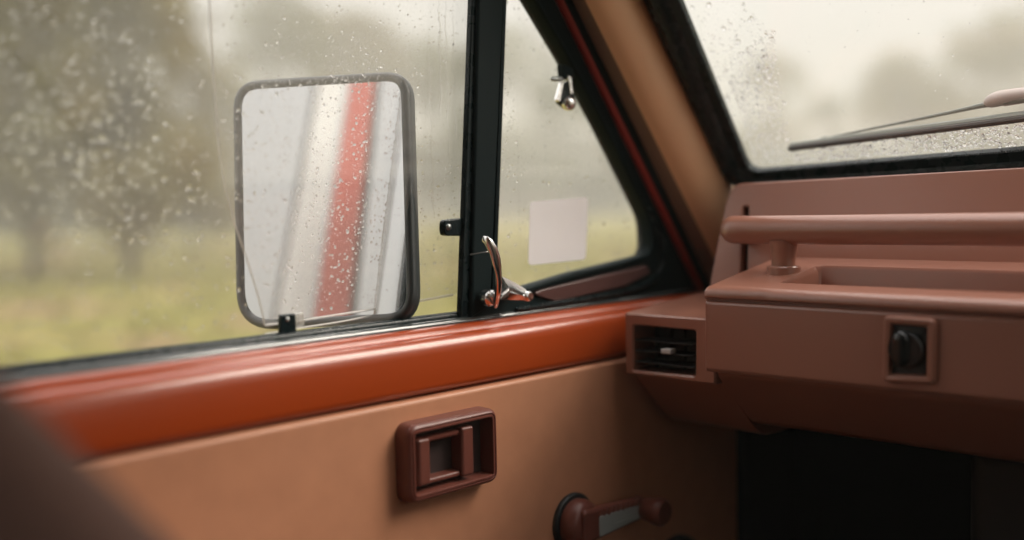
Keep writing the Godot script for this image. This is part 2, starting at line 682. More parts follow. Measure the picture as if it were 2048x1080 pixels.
# ---------------------------------------------------------------- outside
func outside() -> void:
	var gm := StandardMaterial3D.new()
	var g := Gradient.new()
	g.offsets = PackedFloat32Array([0.0, 0.35, 0.5, 0.62, 0.75, 1.0])
	g.colors = PackedColorArray([lin(0.13, 0.125, 0.03), lin(0.180, 0.170, 0.042), lin(0.225, 0.205, 0.055), lin(0.225, 0.205, 0.055), lin(0.26, 0.18, 0.10), lin(0.28, 0.185, 0.12)])
	gm.albedo_texture = noise_tex(noise(0.012, 4, false, 31), 512, false, 1.0, g)
	gm.uv1_triplanar = true
	gm.uv1_world_triplanar = true
	gm.uv1_scale = Vector3.ONE * 0.055
	gm.roughness = 0.95
	gm.metallic_specular = 0.2
	var gr := PlaneMesh.new()
	gr.size = Vector2(640, 640)
	gr.subdivide_width = 8
	gr.subdivide_depth = 8
	var go := MeshInstance3D.new()
	go.name = "ground"
	go.mesh = gr
	go.material_override = gm
	go.position = Vector3(-60, GROUND, -60)
	add_child(go)
	kind(go, "structure")
	# grass standing on the ground near the car
	var blade := PackedVector3Array()
	for k in 9:
		var a := k * 2.4
		var d := Vector3(cos(a), 0, sin(a))
		var p := d * 0.03 * (k % 3)
		blade.append_array([p + d.cross(Vector3.UP) * 0.006, p - d.cross(Vector3.UP) * 0.006, p + d * 0.03 + Vector3(0, 0.06 + 0.012 * (k % 4), 0)])
	var mm := MultiMesh.new()
	mm.transform_format = MultiMesh.TRANSFORM_3D
	mm.use_colors = true
	mm.mesh = mesh_of(blade)
	mm.instance_count = 14000
	for i in mm.instance_count:
		var a := rng.randf_range(-0.35, 1.65)
		var d := lerpf(2.5, 34.0, rng.randf() ** 0.75)
		var v := rng.randf_range(0.7, 1.3)
		mm.set_instance_transform(i, Transform3D(Basis(Vector3.UP, rng.randf() * TAU).scaled(Vector3.ONE * rng.randf_range(0.6, 1.6)), Vector3(-sin(a) * d - 0.3, GROUND, -cos(a) * d)))
		mm.set_instance_color(i, Color(v, v * rng.randf_range(0.9, 1.05), v * 0.9))
	var grass := MultiMeshInstance3D.new()
	grass.name = "grass"
	grass.multimesh = mm
	var gmat := solid(lin(0.19, 0.168, 0.05), 0.8, 0.0, 0.3)
	gmat.vertex_color_use_as_albedo = true
	grass.material_override = gmat
	add_child(grass)
	kind(grass, "stuff")
	tag(grass, "yellowish wet meadow grass beside the car", "grass")

	var olive := lin(0.165, 0.145, 0.030)
	var brown := lin(0.17, 0.137, 0.036)
	var grey_green := lin(0.13, 0.138, 0.038)
	var bark := lin(0.06, 0.045, 0.035)
	tree("broad_tree", "large dark olive tree filling the left edge of the side window", Vector3(-21.4824, -1.25, -8.2162), 9.0, 3.4, 0.2, olive, bark, 800, 11)
	tree("slender_tree", "dark slender tree with a thin trunk standing right of the largest tree", Vector3(-19.8595, -1.25, -9.4657), 6.6, 2.1, 0.16, brown, bark, 520, 12)
	tree("round_shrub", "brownish round shrub at the meadow's edge left of the mirror", Vector3(-28.9516, -1.25, -15.8369), 3.3, 2.3, 0.1, brown, bark, 260, 13, "", "shrub", 0.07)
	tree("russet_bush", "small reddish bush low between the dark tree trunks", Vector3(-25.0941, -1.25, -9.9642), 1.2, 0.42, 0.2, lin(0.30, 0.09, 0.06), bark, 60, 14, "", "bush", 0.03)
	tree("spreading_tree", "spreading brown tree behind the slender one, against the bright gap in the sky", Vector3(-35.7735, -1.25, -17.8957), 9.6, 3.4, 0.1, brown, bark, 620, 31)
	tree("back_tree", "olive tree just behind the largest tree", Vector3(-35.4927, -1.25, -13.5746), 11.0, 4.6, 0.06, olive, bark, 620, 32)
	tree("meadow_tree", "greyish tree behind the upper left corner of the door mirror", Vector3(-43.7269, -1.25, -28.1417), 12.5, 3.6, 0.1, grey_green, bark, 420, 15)
	tree("tall_hazy_tree", "tall hazy tree behind the door mirror", Vector3(-49.7834, -1.25, -36.9542), 12.0, 5.2, 0.08, brown, bark, 480, 16)
	tree("leaning_hazy_tree", "hazy tree between the door mirror and the black window divider", Vector3(-49.6815, -1.25, -43.4483), 11.5, 4.5, 0.08, grey_green, bark, 420, 17)
	tree("pale_tree", "pale misty tree showing through the left half of the quarter window", Vector3(-61.03, -1.25, -63.39), 14.5, 6.5, 0.06, grey_green, bark, 420, 18)
	tree("pale_broad_tree", "pale misty tree showing through the right half of the quarter window", Vector3(-58.91, -1.25, -70.66), 13.5, 6.0, 0.06, grey_green, bark, 420, 19)
	tree("misty_tree", "misty tree left of the bright gap, behind the beaded corner of the windscreen", Vector3(-52.59, -1.25, -89.72), 15.5, 4.2, 0.05, olive, bark, 340, 20)
	tree("misty_small_tree", "small faint tree in the gap above the wiper tip", Vector3(-54.86, -1.25, -104.47), 12.0, 3.4, 0.05, grey_green, bark, 260, 21)
	tree("misty_round_tree", "misty rounded tree above the middle of the wiper blade", Vector3(-39.4385, -1.25, -87.52), 12.8, 5.0, 0.05, olive, bark, 420, 22)
	tree("misty_tall_tree", "tallest misty tree at the right edge of the windscreen view", Vector3(-31.6819, -1.25, -88.50), 14.2, 6.8, 0.05, olive, bark, 460, 23)
	# the wood behind them, one grey mass low in the mist
	var r := RandomNumberGenerator.new()
	r.seed = 91
	var wood := MultiMesh.new()
	wood.transform_format = MultiMesh.TRANSFORM_3D
	wood.mesh = clump
	wood.instance_count = 5200
	for i in wood.instance_count:
		var a := r.randf_range(-0.5, 1.9)
		var d := 128.0 + 14.0 * r.randf()
		var h := (6.5 + 3.5 * sin(a * 13.0) + 2.0 * sin(a * 31.0 + 1.0)) * r.randf() ** 0.7
		if a > 0.9:
			d *= 0.55
			h *= 0.6
		wood.set_instance_transform(i, Transform3D(Basis.from_euler(Vector3(r.randf() * 6, r.randf() * 6, r.randf() * 6)).scaled(Vector3.ONE * r.randf_range(1.0, 2.0)), Vector3(-sin(a) * d, GROUND + h, -cos(a) * d)))
	var wo := MultiMeshInstance3D.new()
	wo.name = "far_wood"
	wo.multimesh = wood
	wo.material_override = solid(grey_green, 0.8, 0.0, 0.3)
	add_child(wo)
	kind(wo, "stuff")
	tag(wo, "far-off wood fading into the rain mist", "wood")

# ---------------------------------------------------------------- body shell
const DOORWARD := Basis(Vector3(0, 0, 1), Vector3(0, 1, 0), Vector3(1, 0, 0))  # outline (z, y), thickness along +x

func on_door(x: float) -> Transform3D:
	return Transform3D(DOORWARD, Vector3(x, 0, 0))

func car_body() -> void:
	var b := thing("car_body", "body shell of the old red car, seen from its front seats", "car", Vector3(0, GROUND + 0.45, 0.2))
	put("roof", block(Vector3(-0.74, 0.47, -0.74), Vector3(0.74, 0.52, 1.9), 0.01), mats.lining, b)
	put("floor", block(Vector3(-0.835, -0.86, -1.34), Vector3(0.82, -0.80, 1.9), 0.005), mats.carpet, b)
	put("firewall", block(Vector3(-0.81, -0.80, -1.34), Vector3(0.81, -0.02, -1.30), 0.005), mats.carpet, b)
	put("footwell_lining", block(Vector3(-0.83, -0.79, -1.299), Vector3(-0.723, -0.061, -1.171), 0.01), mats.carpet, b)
	put("tailgate", block(Vector3(-0.74, -0.80, 1.86), Vector3(0.74, 0.47, 1.92), 0.01), mats.lining, b)  # unseen; closed up to the roof, window left out to darken the cabin
	put("cabin_partition", block(Vector3(-0.72, -0.76, 0.62), Vector3(0.72, 0.468, 0.65), 0.005), mats.carpet, b)
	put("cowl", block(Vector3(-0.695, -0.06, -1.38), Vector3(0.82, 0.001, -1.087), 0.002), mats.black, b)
	put("centre_tunnel", block(Vector3(-0.14, -0.76, -1.29), Vector3(0.16, -0.42, 0.60), 0.03), mats.carpet, b)
	# left flank behind the front door
	put("rear_side_panel", block(Vector3(-0.82, -0.80, 0.30), Vector3(-0.72, -0.11, 1.86), 0.01), mats.red, b)
	put("door_post", block(Vector3(-0.79, -0.10, 0.30), Vector3(-0.71, 0.47, 0.40), 0.01), mats.lining, b)
	put("opaque_rear_window", block(Vector3(-0.803, -0.105, 0.405), Vector3(-0.795, 0.415, 1.84), 0.002), mats.gloss_black, b)  # unseen window made opaque black to keep the rear cabin dark
	put("roof_rail", block(Vector3(-0.80, 0.42, 0.30), Vector3(-0.72, 0.50, 1.86), 0.01), mats.red, b)
	# right flank
	put("right_side_panel", block(Vector3(0.72, -0.80, -1.30), Vector3(0.82, -0.11, 1.86), 0.01), mats.lining, b)
	put("added_right_blocker", block(Vector3(0.73, -0.105, -0.25), Vector3(0.80, 0.415, 1.86), 0.01), mats.lining, b)  # added unseen panel over the side windows, keeps light out of the cabin
	for z in [-1.28, -0.30]:
		put("right_post", block(Vector3(0.71, -0.10, z - 0.05), Vector3(0.79, 0.47, z + 0.05), 0.01), mats.lining, b)
	put("right_roof_rail", block(Vector3(0.72, 0.42, -1.0), Vector3(0.80, 0.50, 1.86), 0.01), mats.lining, b)
	# added strips off the left flank, invented to give the mirror its stripes
	for q in [
		["added_red_strip", Vector3(-0.9578, 0.6118, 0.36), Vector3(-0.9098, 0.6191, 0.36), Vector3(-0.8869, 0.0164, 0.16), Vector3(-0.9468, 0.0094, 0.16), mats.light_red],
		["added_red_strip_edge", Vector3(-0.9089, 0.6202, 0.362), Vector3(-0.8976, 0.622, 0.362), Vector3(-0.8732, 0.0184, 0.162), Vector3(-0.8861, 0.0169, 0.162), mats.rubber],
		["added_cream_strip", Vector3(-1.0474, 0.7125, 0.6), Vector3(-0.9885, 0.7216, 0.6), Vector3(-0.9649, 0.0346, 0.3), Vector3(-1.0289, 0.0271, 0.3), mats.cream],
		["added_grey_strip", Vector3(-0.9927, 0.7257, 0.61), Vector3(-0.9733, 0.7287, 0.61), Vector3(-0.9556, 0.0376, 0.31), Vector3(-0.9704, 0.0359, 0.31), mats.steel],
		["added_cream_strip_edge", Vector3(-1.0587, 0.7155, 0.61), Vector3(-1.0462, 0.7174, 0.61), Vector3(-1.0282, 0.0291, 0.31), Vector3(-1.0374, 0.028, 0.31), mats.gloss_rubber]]:
		var front := PackedVector3Array([q[1], q[2], q[3], q[4]])
		var back := PackedVector3Array()
		for p in front:
			back.append(p + Vector3(0, -0.001, 0.004))
		put(q[0], rings([front, back]), q[5], b, 20.0)
	# bonnet and front wing, low beyond the windscreen
	var prof := []
	for i in 9:
		var u := i / 8.0
		prof.append(Vector2(lerpf(-0.80, 0.80, u), -0.03 - 0.10 * pow(absf(u - 0.5) * 2.0, 4.0)))
	prof.append_array([Vector2(0.80, -0.5), Vector2(-0.80, -0.5)])
	put("bonnet", extrude(Vector3(0, 0, 1), -2.35, -1.36, prof, Transform3D(), 2), mats.red, b)
	# pillar beside the windscreen: red flange, black seal, trim
	var f0 := Vector3(-0.779, 0.2245, -0.8818)
	var f1 := Vector3(-0.779, -0.111, -1.1434)
	var fd := (f1 - f0).normalized()
	put("pillar_flange", tube(bend([f0 - fd * 0.35, f0, f0.lerp(f1, 0.5) + Vector3(0, 0.002, 0.002), f1, f1 + fd * 0.05], 3), 0.0062, 14), mats.dark_red, b)
	var g0 := Vector3(-0.774, 0.2245, -0.8879)
	var g1 := Vector3(-0.774, -0.101, -1.1431)
	put("pillar_seal", tube([g0 - fd * 0.35, g0, g1, g1 + fd * 0.06], 0.007, 10), mats.rubber, b)
	# trim: rows from the door seal over the bulge to the windscreen rubber
	var a0 := Vector3(-0.768, 0.2236, -0.8877)
	var a1 := Vector3(-0.768, -0.0976, -1.1434)
	var e0 := Vector3(-0.748, 0.2204, -0.8862)
	var e1 := Vector3(-0.748, -0.0671, -1.1254)
	var c0 := Vector3(-0.722, 0.2259, -0.9634)
	var c1 := Vector3(-0.72, 0.0165, -1.1291)
	for part in 2:
		var rs := []
		for i in 9:
			var u := lerpf(-0.75, 1.16, i / 8.0)
			var a := a0.lerp(a1, u)
			var e := e0.lerp(e1, u)
			var c := c0.lerp(c1, u)
			var ring := PackedVector3Array()
			if part == 0:
				for q in [a, a.lerp(e, 0.5) + Vector3(0.003, 0, 0.003), e, e + Vector3(-0.012, 0, -0.02), a + Vector3(-0.003, 0, -0.02)]:
					ring.append(q)
			else:
				for k in 9:
					var v := k / 8.0
					ring.append(e.lerp(c, v) + Vector3(0.7, 0.1, 0.7).normalized() * 0.012 * sin(PI * pow(v, 0.8)))
				ring.append(c + Vector3(-0.01, -0.01, -0.03))
				ring.append(e + Vector3(-0.01, 0, -0.03))
			rs.append(ring)
		put(["pillar_edge_trim", "pillar_trim"][part], rings(rs), [mats.pillar_edge_shade, mats.pillar][part], b, 50.0)

# ---------------------------------------------------------------- door
func door() -> void:
	var d := thing("passenger_door", "left front door with red painted waist, tan lower panel and wet window", "car door", Vector3(-0.78, GROUND + 0.5, -0.4))
	# lower card and painted waist
	put("door_card", plate(rounded([Vector2(-1.175, -0.79), Vector2(0.27, -0.79), Vector2(0.27, -0.1805), Vector2(-1.175, -0.1805)], 0.008, 3), -0.035, 0.0, 0.004, on_door(-0.742)), mats.tan, d)
	var zr := Transform3D()
	put("painted_waist", extrude(Vector3(0, 0, 1), -1.17, 0.28, [Vector2(-0.792, -0.19), Vector2(-0.792, -0.130), Vector2(-0.782, -0.1225), Vector2(-0.778, -0.1204), Vector2(-0.7735, -0.1190), Vector2(-0.769, -0.1200), Vector2(-0.7655, -0.1228), Vector2(-0.7640, -0.1256), Vector2(-0.7622, -0.1270), Vector2(-0.7585, -0.1262), Vector2(-0.7545, -0.1268), Vector2(-0.7512, -0.1288), Vector2(-0.7487, -0.1320), Vector2(-0.747, -0.1362), Vector2(-0.746, -0.142), Vector2(-0.745, -0.156), Vector2(-0.745, -0.1700), Vector2(-0.746, -0.1745), Vector2(-0.749, -0.1775), Vector2(-0.757, -0.1785), Vector2(-0.757, -0.19)], zr, 4), mats.red, d, 45.0)
	put("outer_skin", block(Vector3(-0.832, -0.80, -1.17), Vector3(-0.815, -0.125, 0.29), 0.006), mats.red, d)
	# belt rubbers
	put("belt_rubber", extrude(Vector3(0, 0, 1), -1.16, 0.28, [Vector2(-0.797, -0.135), Vector2(-0.797, -0.1125), Vector2(-0.7955, -0.1105), Vector2(-0.793, -0.1102), Vector2(-0.7908, -0.1118), Vector2(-0.7897, -0.1150), Vector2(-0.7893, -0.135)], zr, 2), mats.gloss_rubber, d, 50.0)
	put("belt_lip", extrude(Vector3(0, 0, 1), -1.16, 0.28, [Vector2(-0.7890, -0.135), Vector2(-0.7890, -0.1172), Vector2(-0.7878, -0.1152), Vector2(-0.7855, -0.1146), Vector2(-0.7830, -0.1152), Vector2(-0.7808, -0.1170), Vector2(-0.7796, -0.1200), Vector2(-0.7795, -0.135)], zr, 2), mats.belt_lip, d, 60.0)
	put("outer_belt_rubber", block(Vector3(-0.816, -0.135, -1.1), Vector3(-0.804, -0.112, 0.28), 0.003), mats.rubber, d)
	# window divider
	var dv := [Vector2(-0.7578, 0.47), Vector2(-0.8034, 0.4834), Vector2(-0.7653, -0.1035), Vector2(-0.7212, -0.1163)]
	dv = [Vector2(-0.77, 0.4139), Vector2(-0.8135, 0.4249), Vector2(-0.7645, -0.1066), Vector2(-0.7359, -0.1166)]
	put("window_divider", plate(dv, -0.006, 0.004, 0.003, on_door(-0.785)), mats.rubber, d)
	var dl := [Vector2(-0.7683, 0.414), Vector2(-0.7727, 0.4151), Vector2(-0.7385, -0.1159), Vector2(-0.7244, -0.1157)]
	dl = [Vector2(-0.7696, 0.4149), Vector2(-0.779, 0.4173), Vector2(-0.7375, -0.117), Vector2(-0.7256, -0.1169)]
	put("divider_channel", plate(dl, -0.004, 0.003, 0.002, on_door(-0.789)), mats.gloss_rubber, d)
	# quarter window: outline of the hole and of the black frame round it
	var hole := [Vector2(-0.8015, 0.2643), Vector2(-0.8449, 0.2216), Vector2(-0.8976, 0.1656), Vector2(-0.963, 0.0871), Vector2(-1.047, -0.0223), Vector2(-1.049, -0.0685), Vector2(-0.901, -0.0833), Vector2(-0.771, -0.101)]
	var rim := [Vector2(-0.7839, 0.3833), Vector2(-0.8926, 0.2274), Vector2(-0.9343, 0.1699), Vector2(-0.997, 0.0884), Vector2(-1.0856, -0.0245), Vector2(-1.1662, -0.1304), Vector2(-0.8997, -0.1276), Vector2(-0.7419, -0.1227)]
	var radii := [0.004, 0.0, 0.0, 0.0, 0.05, 0.02, 0.0, 0.006]
	var h := rounded(hole, radii, 5)
	var fr := rounded(rim, [0.004, 0.0, 0.0, 0.0, 0.01, 0.006, 0.0, 0.004], 5)
	put("quarter_frame", between(fr, h, -0.016, 0.004, 0.002, on_door(-0.79)), mats.rubber, d, 30.0)
	put("quarter_seal", moulding(h, [Vector2(0.0035, -0.008), Vector2(0.0035, 0.006), Vector2(0.001, 0.0085), Vector2(-0.003, 0.0075), Vector2(-0.004, 0.0035), Vector2(-0.004, -0.008)], on_door(-0.79)), mats.rubber, d, 50.0)
	# the raised bead that runs round the lower front corner, and the shiny trough inside it
	var bead := bend([Vector3(-0.781, -0.113, -0.804), Vector3(-0.781, -0.1116, -0.9073), Vector3(-0.781, -0.1072, -1.0022), Vector3(-0.781, -0.0952, -1.0508), Vector3(-0.781, -0.0743, -1.068), Vector3(-0.781, -0.0428, -1.0644), Vector3(-0.781, -0.0111, -1.0424)], 4)
	put("corner_bead", tube(bead, 0.0032, 8), mats.gloss_rubber, d)
	put("corner_trough", plate(rounded([Vector2(-0.822, -0.0972), Vector2(-0.8907, -0.0911), Vector2(-1.036, -0.0788), Vector2(-1.046, -0.0888), Vector2(-0.9957, -0.102), Vector2(-0.8689, -0.111)], 0.006, 3), -0.004, 0.0025, 0.002, on_door(-0.785)), mats.trough, d)
	# frame over the windows (above the picture)
	put("window_frame", block(Vector3(-0.80, 0.40, -0.72), Vector3(-0.765, 0.47, 0.29), 0.006), mats.rubber, d)
	put("window_frame", block(Vector3(-0.80, -0.11, 0.24), Vector3(-0.765, 0.40, 0.29), 0.006), mats.rubber, d)
	# panes
	var pane_poly := [Vector2(0.245, -0.118), Vector2(0.245, 0.405), Vector2(-0.7786, 0.5211), Vector2(-0.7425, -0.1281)]
	var pn := put("window_pane", plate(pane_poly, -0.0015, 0.0015, 0.0, on_door(-0.80)), mats.glass, d)
	var qp := put("quarter_pane", plate(rounded(hole, radii, 5), -0.001, 0.001, 0.0, on_door(-0.796)), mats.vent_glass, d)
	var out_main := Transform3D(Basis(Vector3(0, 0, 1), Vector3(0, 1, 0), Vector3(-1, 0, 0)), Vector3(-0.8019, 0, 0))
	var out_vent := Transform3D(out_main.basis, Vector3(-0.7974, 0, 0))
	var left := [Vector2(-0.2927, 0.1629), Vector2(-0.4549, 0.1837), Vector2(-0.4577, 0.0384), Vector2(-0.4955, -0.0968), Vector2(-0.2789, -0.1112)]
	var thick := [Vector2(-0.2994, 0.1565), Vector2(-0.3904, 0.152), Vector2(-0.4601, 0.0384), Vector2(-0.443, -0.0328), Vector2(-0.3266, -0.0273), Vector2(-0.2939, 0.0475)]
	big_drops(pn, out_main, spots(thick, 96, 9, 0.024), 0.0014, 0.0025)
	big_drops(pn, out_main, spots(left, 34), 0.0012, 0.0022)
	fine_drops("fine_raindrops", pn, out_main, spots(thick, 240, 14, 0.02) + spots(left, 420), 0.0008, 0.0016)
	fine_drops("fine_raindrops", pn, out_main, spots([Vector2(-0.5735, 0.1945), Vector2(-0.7556, 0.2173), Vector2(-0.734, -0.1037), Vector2(-0.5958, -0.1015)], 160), 0.0004, 0.0011)
	runs(pn, out_main, [[Vector2(-0.7206, 0.2079).x, 0.215, 0.09, 0.0016], [Vector2(-0.7295, 0.209).x, 0.215, 0.04, 0.0012], [Vector2(-0.7058, 0.2061).x, 0.17, -0.01, 0.0011]])
	var quarter := [Vector2(-0.8101, 0.2184), Vector2(-0.8468, 0.2229), Vector2(-0.9585, 0.0874), Vector2(-1.0331, -0.0107), Vector2(-1.0369, -0.0605), Vector2(-0.9091, -0.0777), Vector2(-0.7825, -0.0969)]
	big_drops(qp, out_vent, spots(quarter, 50), 0.0012, 0.0021)
	fine_drops("fine_raindrops", qp, out_vent, spots(quarter, 460, 16, 0.006), 0.0005, 0.0014)
	runs(qp, out_vent, [[Vector2(-0.827, 0.2205).x, 0.12, -0.05, 0.0008], [Vector2(-0.8712, 0.2259).x, 0.10, -0.03, 0.0007]])

	# chrome catch of the quarter window
	var k := MeshInstance3D.new()
	var lever := bend([Vector3(-0.77, -0.1022, -0.7594), Vector3(-0.752, -0.0844, -0.7464), Vector3(-0.744, -0.0659, -0.739), Vector3(-0.742, -0.0479, -0.732), Vector3(-0.744, -0.0377, -0.7266), Vector3(-0.748, -0.0347, -0.7257)], 5)
	var lr := []
	for i in lever.size():
		lr.append(lerpf(0.0054, 0.0036, float(i) / lever.size()))
	k = put("window_catch", tube(lever, lr, 14, Vector2(0.75, 1.15)), mats.chrome, d, 60.0)
	var c0 := Vector3(-0.764, -0.0874, -0.7597)
	var c1 := Vector3(-0.768, -0.097, -0.8011)
	var body := []
	for i in 5:
		var u := i / 4.0
		var c := c0.lerp(c1, u)
		var w := lerpf(1.15, 0.55, u ** 1.3)
		var ring := PackedVector3Array()
		for q in [Vector2(-0.006, -0.010), Vector2(0.010, -0.009), Vector2(0.014, -0.003), Vector2(0.0125, 0.002), Vector2(0.004, 0.0115), Vector2(-0.004, 0.0125)]:
			ring.append(c + Vector3(q.x * w, q.y * w, 0))
		body.append(ring)
	put("catch_body", rings(body), mats.chrome, k, 30.0)
	put("catch_pin", lathe([Vector2(0.0, -0.004), Vector2(0.0045, -0.004), Vector2(0.0055, 0.0), Vector2(0.0055, 0.008), Vector2(0.0042, 0.0105), Vector2(0.0, 0.0112)], Transform3D(Basis(Vector3(0, 1, 0), Vector3(0, 0, 1), Vector3(1, 0, 0)), Vector3(-0.766, -0.0978, -0.7982)), 14), mats.chrome, k)
	put("catch_foot", lathe([Vector2(0.0, -0.004), Vector2(0.009, -0.004), Vector2(0.009, 0.005), Vector2(0.006, 0.009), Vector2(0.0, 0.010)], Transform3D(Basis(Vector3(0, 1, 0), Vector3(0, 0, 1), Vector3(1, 0, 0)), Vector3(-0.774, -0.0967, -0.7526)), 16), mats.chrome, k)
	put("catch_spring", tube([Vector3(-0.779, -0.0507, -0.7353), Vector3(-0.76, -0.0481, -0.7398)], 0.0011, 6), mats.chrome, k)
	# pivot of the quarter window, upper front
	var pv := put("window_pivot", plate(rounded([Vector2(-0.8852, 0.1553), Vector2(-0.9029, 0.1499), Vector2(-0.9043, 0.1388), Vector2(-0.8872, 0.1377)], 0.002, 3), -0.004, 0.006, 0.0015, on_door(-0.786)), mats.rubber, d)
	put("pivot_tongue", plate(rounded([Vector2(-0.8855, 0.135), Vector2(-0.8999, 0.136), Vector2(-0.9054, 0.1173), Vector2(-0.8931, 0.1043), Vector2(-0.8781, 0.1119)], 0.004, 4), -0.004, 0.002, 0.0015, on_door(-0.783)), mats.gloss_rubber, pv)
	put("pivot_nut", lathe([Vector2(0.0, -0.002), Vector2(0.0075, -0.002), Vector2(0.0085, 0.002), Vector2(0.0078, 0.006), Vector2(0.005, 0.009), Vector2(0.0, 0.0102)], Transform3D(Basis(Vector3(0, 1, 0), Vector3(0, 0, 1), Vector3(1, 0, 0)), Vector3(-0.781, 0.1113, -0.891)), 20), mats.chrome, pv, 50.0)
	put("pivot_screw", tube([Vector3(-0.782, 0.1371, -0.8686), Vector3(-0.782, 0.1381, -0.8827)], 0.0026, 8), mats.steel, pv)
	put("pivot_clip", plate(rounded([Vector2(-0.8907, 0.1429), Vector2(-0.8975, 0.1411), Vector2(-0.8995, 0.1223), Vector2(-0.8953, 0.122), Vector2(-0.8931, 0.1352)], 0.001, 2), -0.003, 0.001, 0.0006, on_door(-0.780)), mats.chrome, pv)
	put("pivot_clip", plate(rounded([Vector2(-0.8804, 0.1344), Vector2(-0.8846, 0.1347), Vector2(-0.8773, 0.1121), Vector2(-0.8715, 0.114)], 0.001, 2), -0.003, 0.001, 0.0006, on_door(-0.780)), mats.chrome, pv)

	# door handle: raised bezel round a well, lever inside
	var bz := rounded([Vector2(-0.7155, -0.2735), Vector2(-0.599, -0.2735), Vector2(-0.599, -0.1985), Vector2(-0.7155, -0.1985)], 0.013, 6)
	var hd := put("door_handle", moulding(bz, [Vector2(0.0, -0.002), Vector2(0.0005, 0.012), Vector2(0.0015, 0.0155), Vector2(0.0036, 0.0178), Vector2(0.0048, 0.0180), Vector2(0.0053, 0.0171), Vector2(0.0060, 0.0171), Vector2(0.0066, 0.0184), Vector2(0.0082, 0.0184), Vector2(0.0092, 0.0170), Vector2(0.0098, 0.002), Vector2(0.0098, -0.002)], on_door(-0.742)), mats.handle, d, 40.0)
	put("handle_well", plate(inset(bz, 0.0095), -0.002, 0.0012, 0.0, on_door(-0.742)), mats.well_shade, hd)  # well floor coloured dark to stand for shade in a deeper hollow
	var lv := rounded([Vector2(-0.681, -0.2590), Vector2(-0.6125, -0.2590), Vector2(-0.6125, -0.2140), Vector2(-0.681, -0.2140)], 0.003, 4)
	put("handle_lever", moulding(lv, [Vector2(0.0, 0.0), Vector2(0.0, 0.0105), Vector2(0.0012, 0.0128), Vector2(0.003, 0.013), Vector2(0.0045, 0.0125), Vector2(0.0055, 0.0110), Vector2(0.006, 0.0)], on_door(-0.742)), mats.handle, hd, 45.0)
	put("lever_bar", plate(rounded([Vector2(-0.683, -0.2600), Vector2(-0.667, -0.2600), Vector2(-0.667, -0.2118), Vector2(-0.683, -0.2118)], 0.003, 4), 0.0, 0.0165, 0.003, on_door(-0.742)), mats.handle, hd)
	put("lever_bar", plate(rounded([Vector2(-0.6290, -0.2588), Vector2(-0.6140, -0.2588), Vector2(-0.6140, -0.2145), Vector2(-0.6290, -0.2145)], 0.003, 4), 0.0, 0.0150, 0.003, on_door(-0.742)), mats.handle, hd)

	# window winder
	var hub := Vector3(-0.742, -0.3464, -0.8412)
	var to_door := Transform3D(Basis(Vector3(0, 1, 0), Vector3(0, 0, 1), Vector3(1, 0, 0)), hub)
	var wd := put("window_winder", lathe([Vector2(0.0, -0.002), Vector2(0.031, -0.002), Vector2(0.0315, 0.004), Vector2(0.030, 0.006), Vector2(0.0, 0.006)], to_door, 32), mats.black, d)
	put("winder_boss", lathe([Vector2(0.0, 0.005), Vector2(0.026, 0.005), Vector2(0.0265, 0.012), Vector2(0.0245, 0.020), Vector2(0.018, 0.0245), Vector2(0.0, 0.0255)], to_door, 28), mats.handle, wd, 45.0)
	var kn := Vector3(-0.742, hub.y - 0.0015, hub.z - 0.092)
	var hz := hub.z
	var hy := hub.y
	put("winder_arm", plate(rounded([Vector2(hz + 0.012, hy + 0.019), Vector2(hz - 0.060, hy + 0.013), Vector2(hz - 0.098, hy + 0.011), Vector2(hz - 0.098, hy - 0.013), Vector2(hz - 0.060, hy - 0.015), Vector2(hz + 0.012, hy - 0.019)], 0.006, 4), 0.018, 0.029, 0.004, on_door(-0.742)), mats.handle, wd)
	put("winder_inlay", plate(rounded([Vector2(hz - 0.012, hy + 0.008), Vector2(hz - 0.084, hy + 0.005), Vector2(hz - 0.084, hy - 0.0105), Vector2(hz - 0.012, hy - 0.0145)], 0.002, 3), 0.028, 0.0302, 0.0008, on_door(-0.742)), mats.worn_metal, wd)
	for i in 2:
		put("inlay_rib", block(Vector3(-0.7124, hy - 0.0062 + 0.004 * i, hz - 0.068), Vector3(-0.7112, hy - 0.0052 + 0.004 * i, hz - 0.034), 0.0004), mats.worn_metal, wd)
	for i in 9:
		var u := i / 8.0
		put("arm_ridge", tube([Vector3(-0.7132, hy + 0.0085 - 0.002 * u, hz - 0.012 - 0.066 * u), Vector3(-0.7128, hy + 0.0135 - 0.003 * u, hz - 0.014 - 0.066 * u)], 0.0016 + 0.0005 * (i % 3), 6), mats.handle, wd)
	put("winder_knob", lathe([Vector2(0.0, 0.024), Vector2(0.010, 0.024), Vector2(0.0125, 0.030), Vector2(0.0135, 0.040), Vector2(0.0155, 0.048), Vector2(0.0155, 0.054), Vector2(0.0125, 0.058), Vector2(0.0, 0.059)], Transform3D(to_door.basis, kn), 22), mats.handle, wd, 45.0)
	put("speaker_cover", lathe([Vector2(0.0, -0.002), Vector2(0.050, -0.002), Vector2(0.050, 0.006), Vector2(0.044, 0.013), Vector2(0.028, 0.017), Vector2(0.0, 0.019)], Transform3D(to_door.basis, Vector3(-0.742, -0.4585, -1.031)), 32), mats.black, d, 50.0)

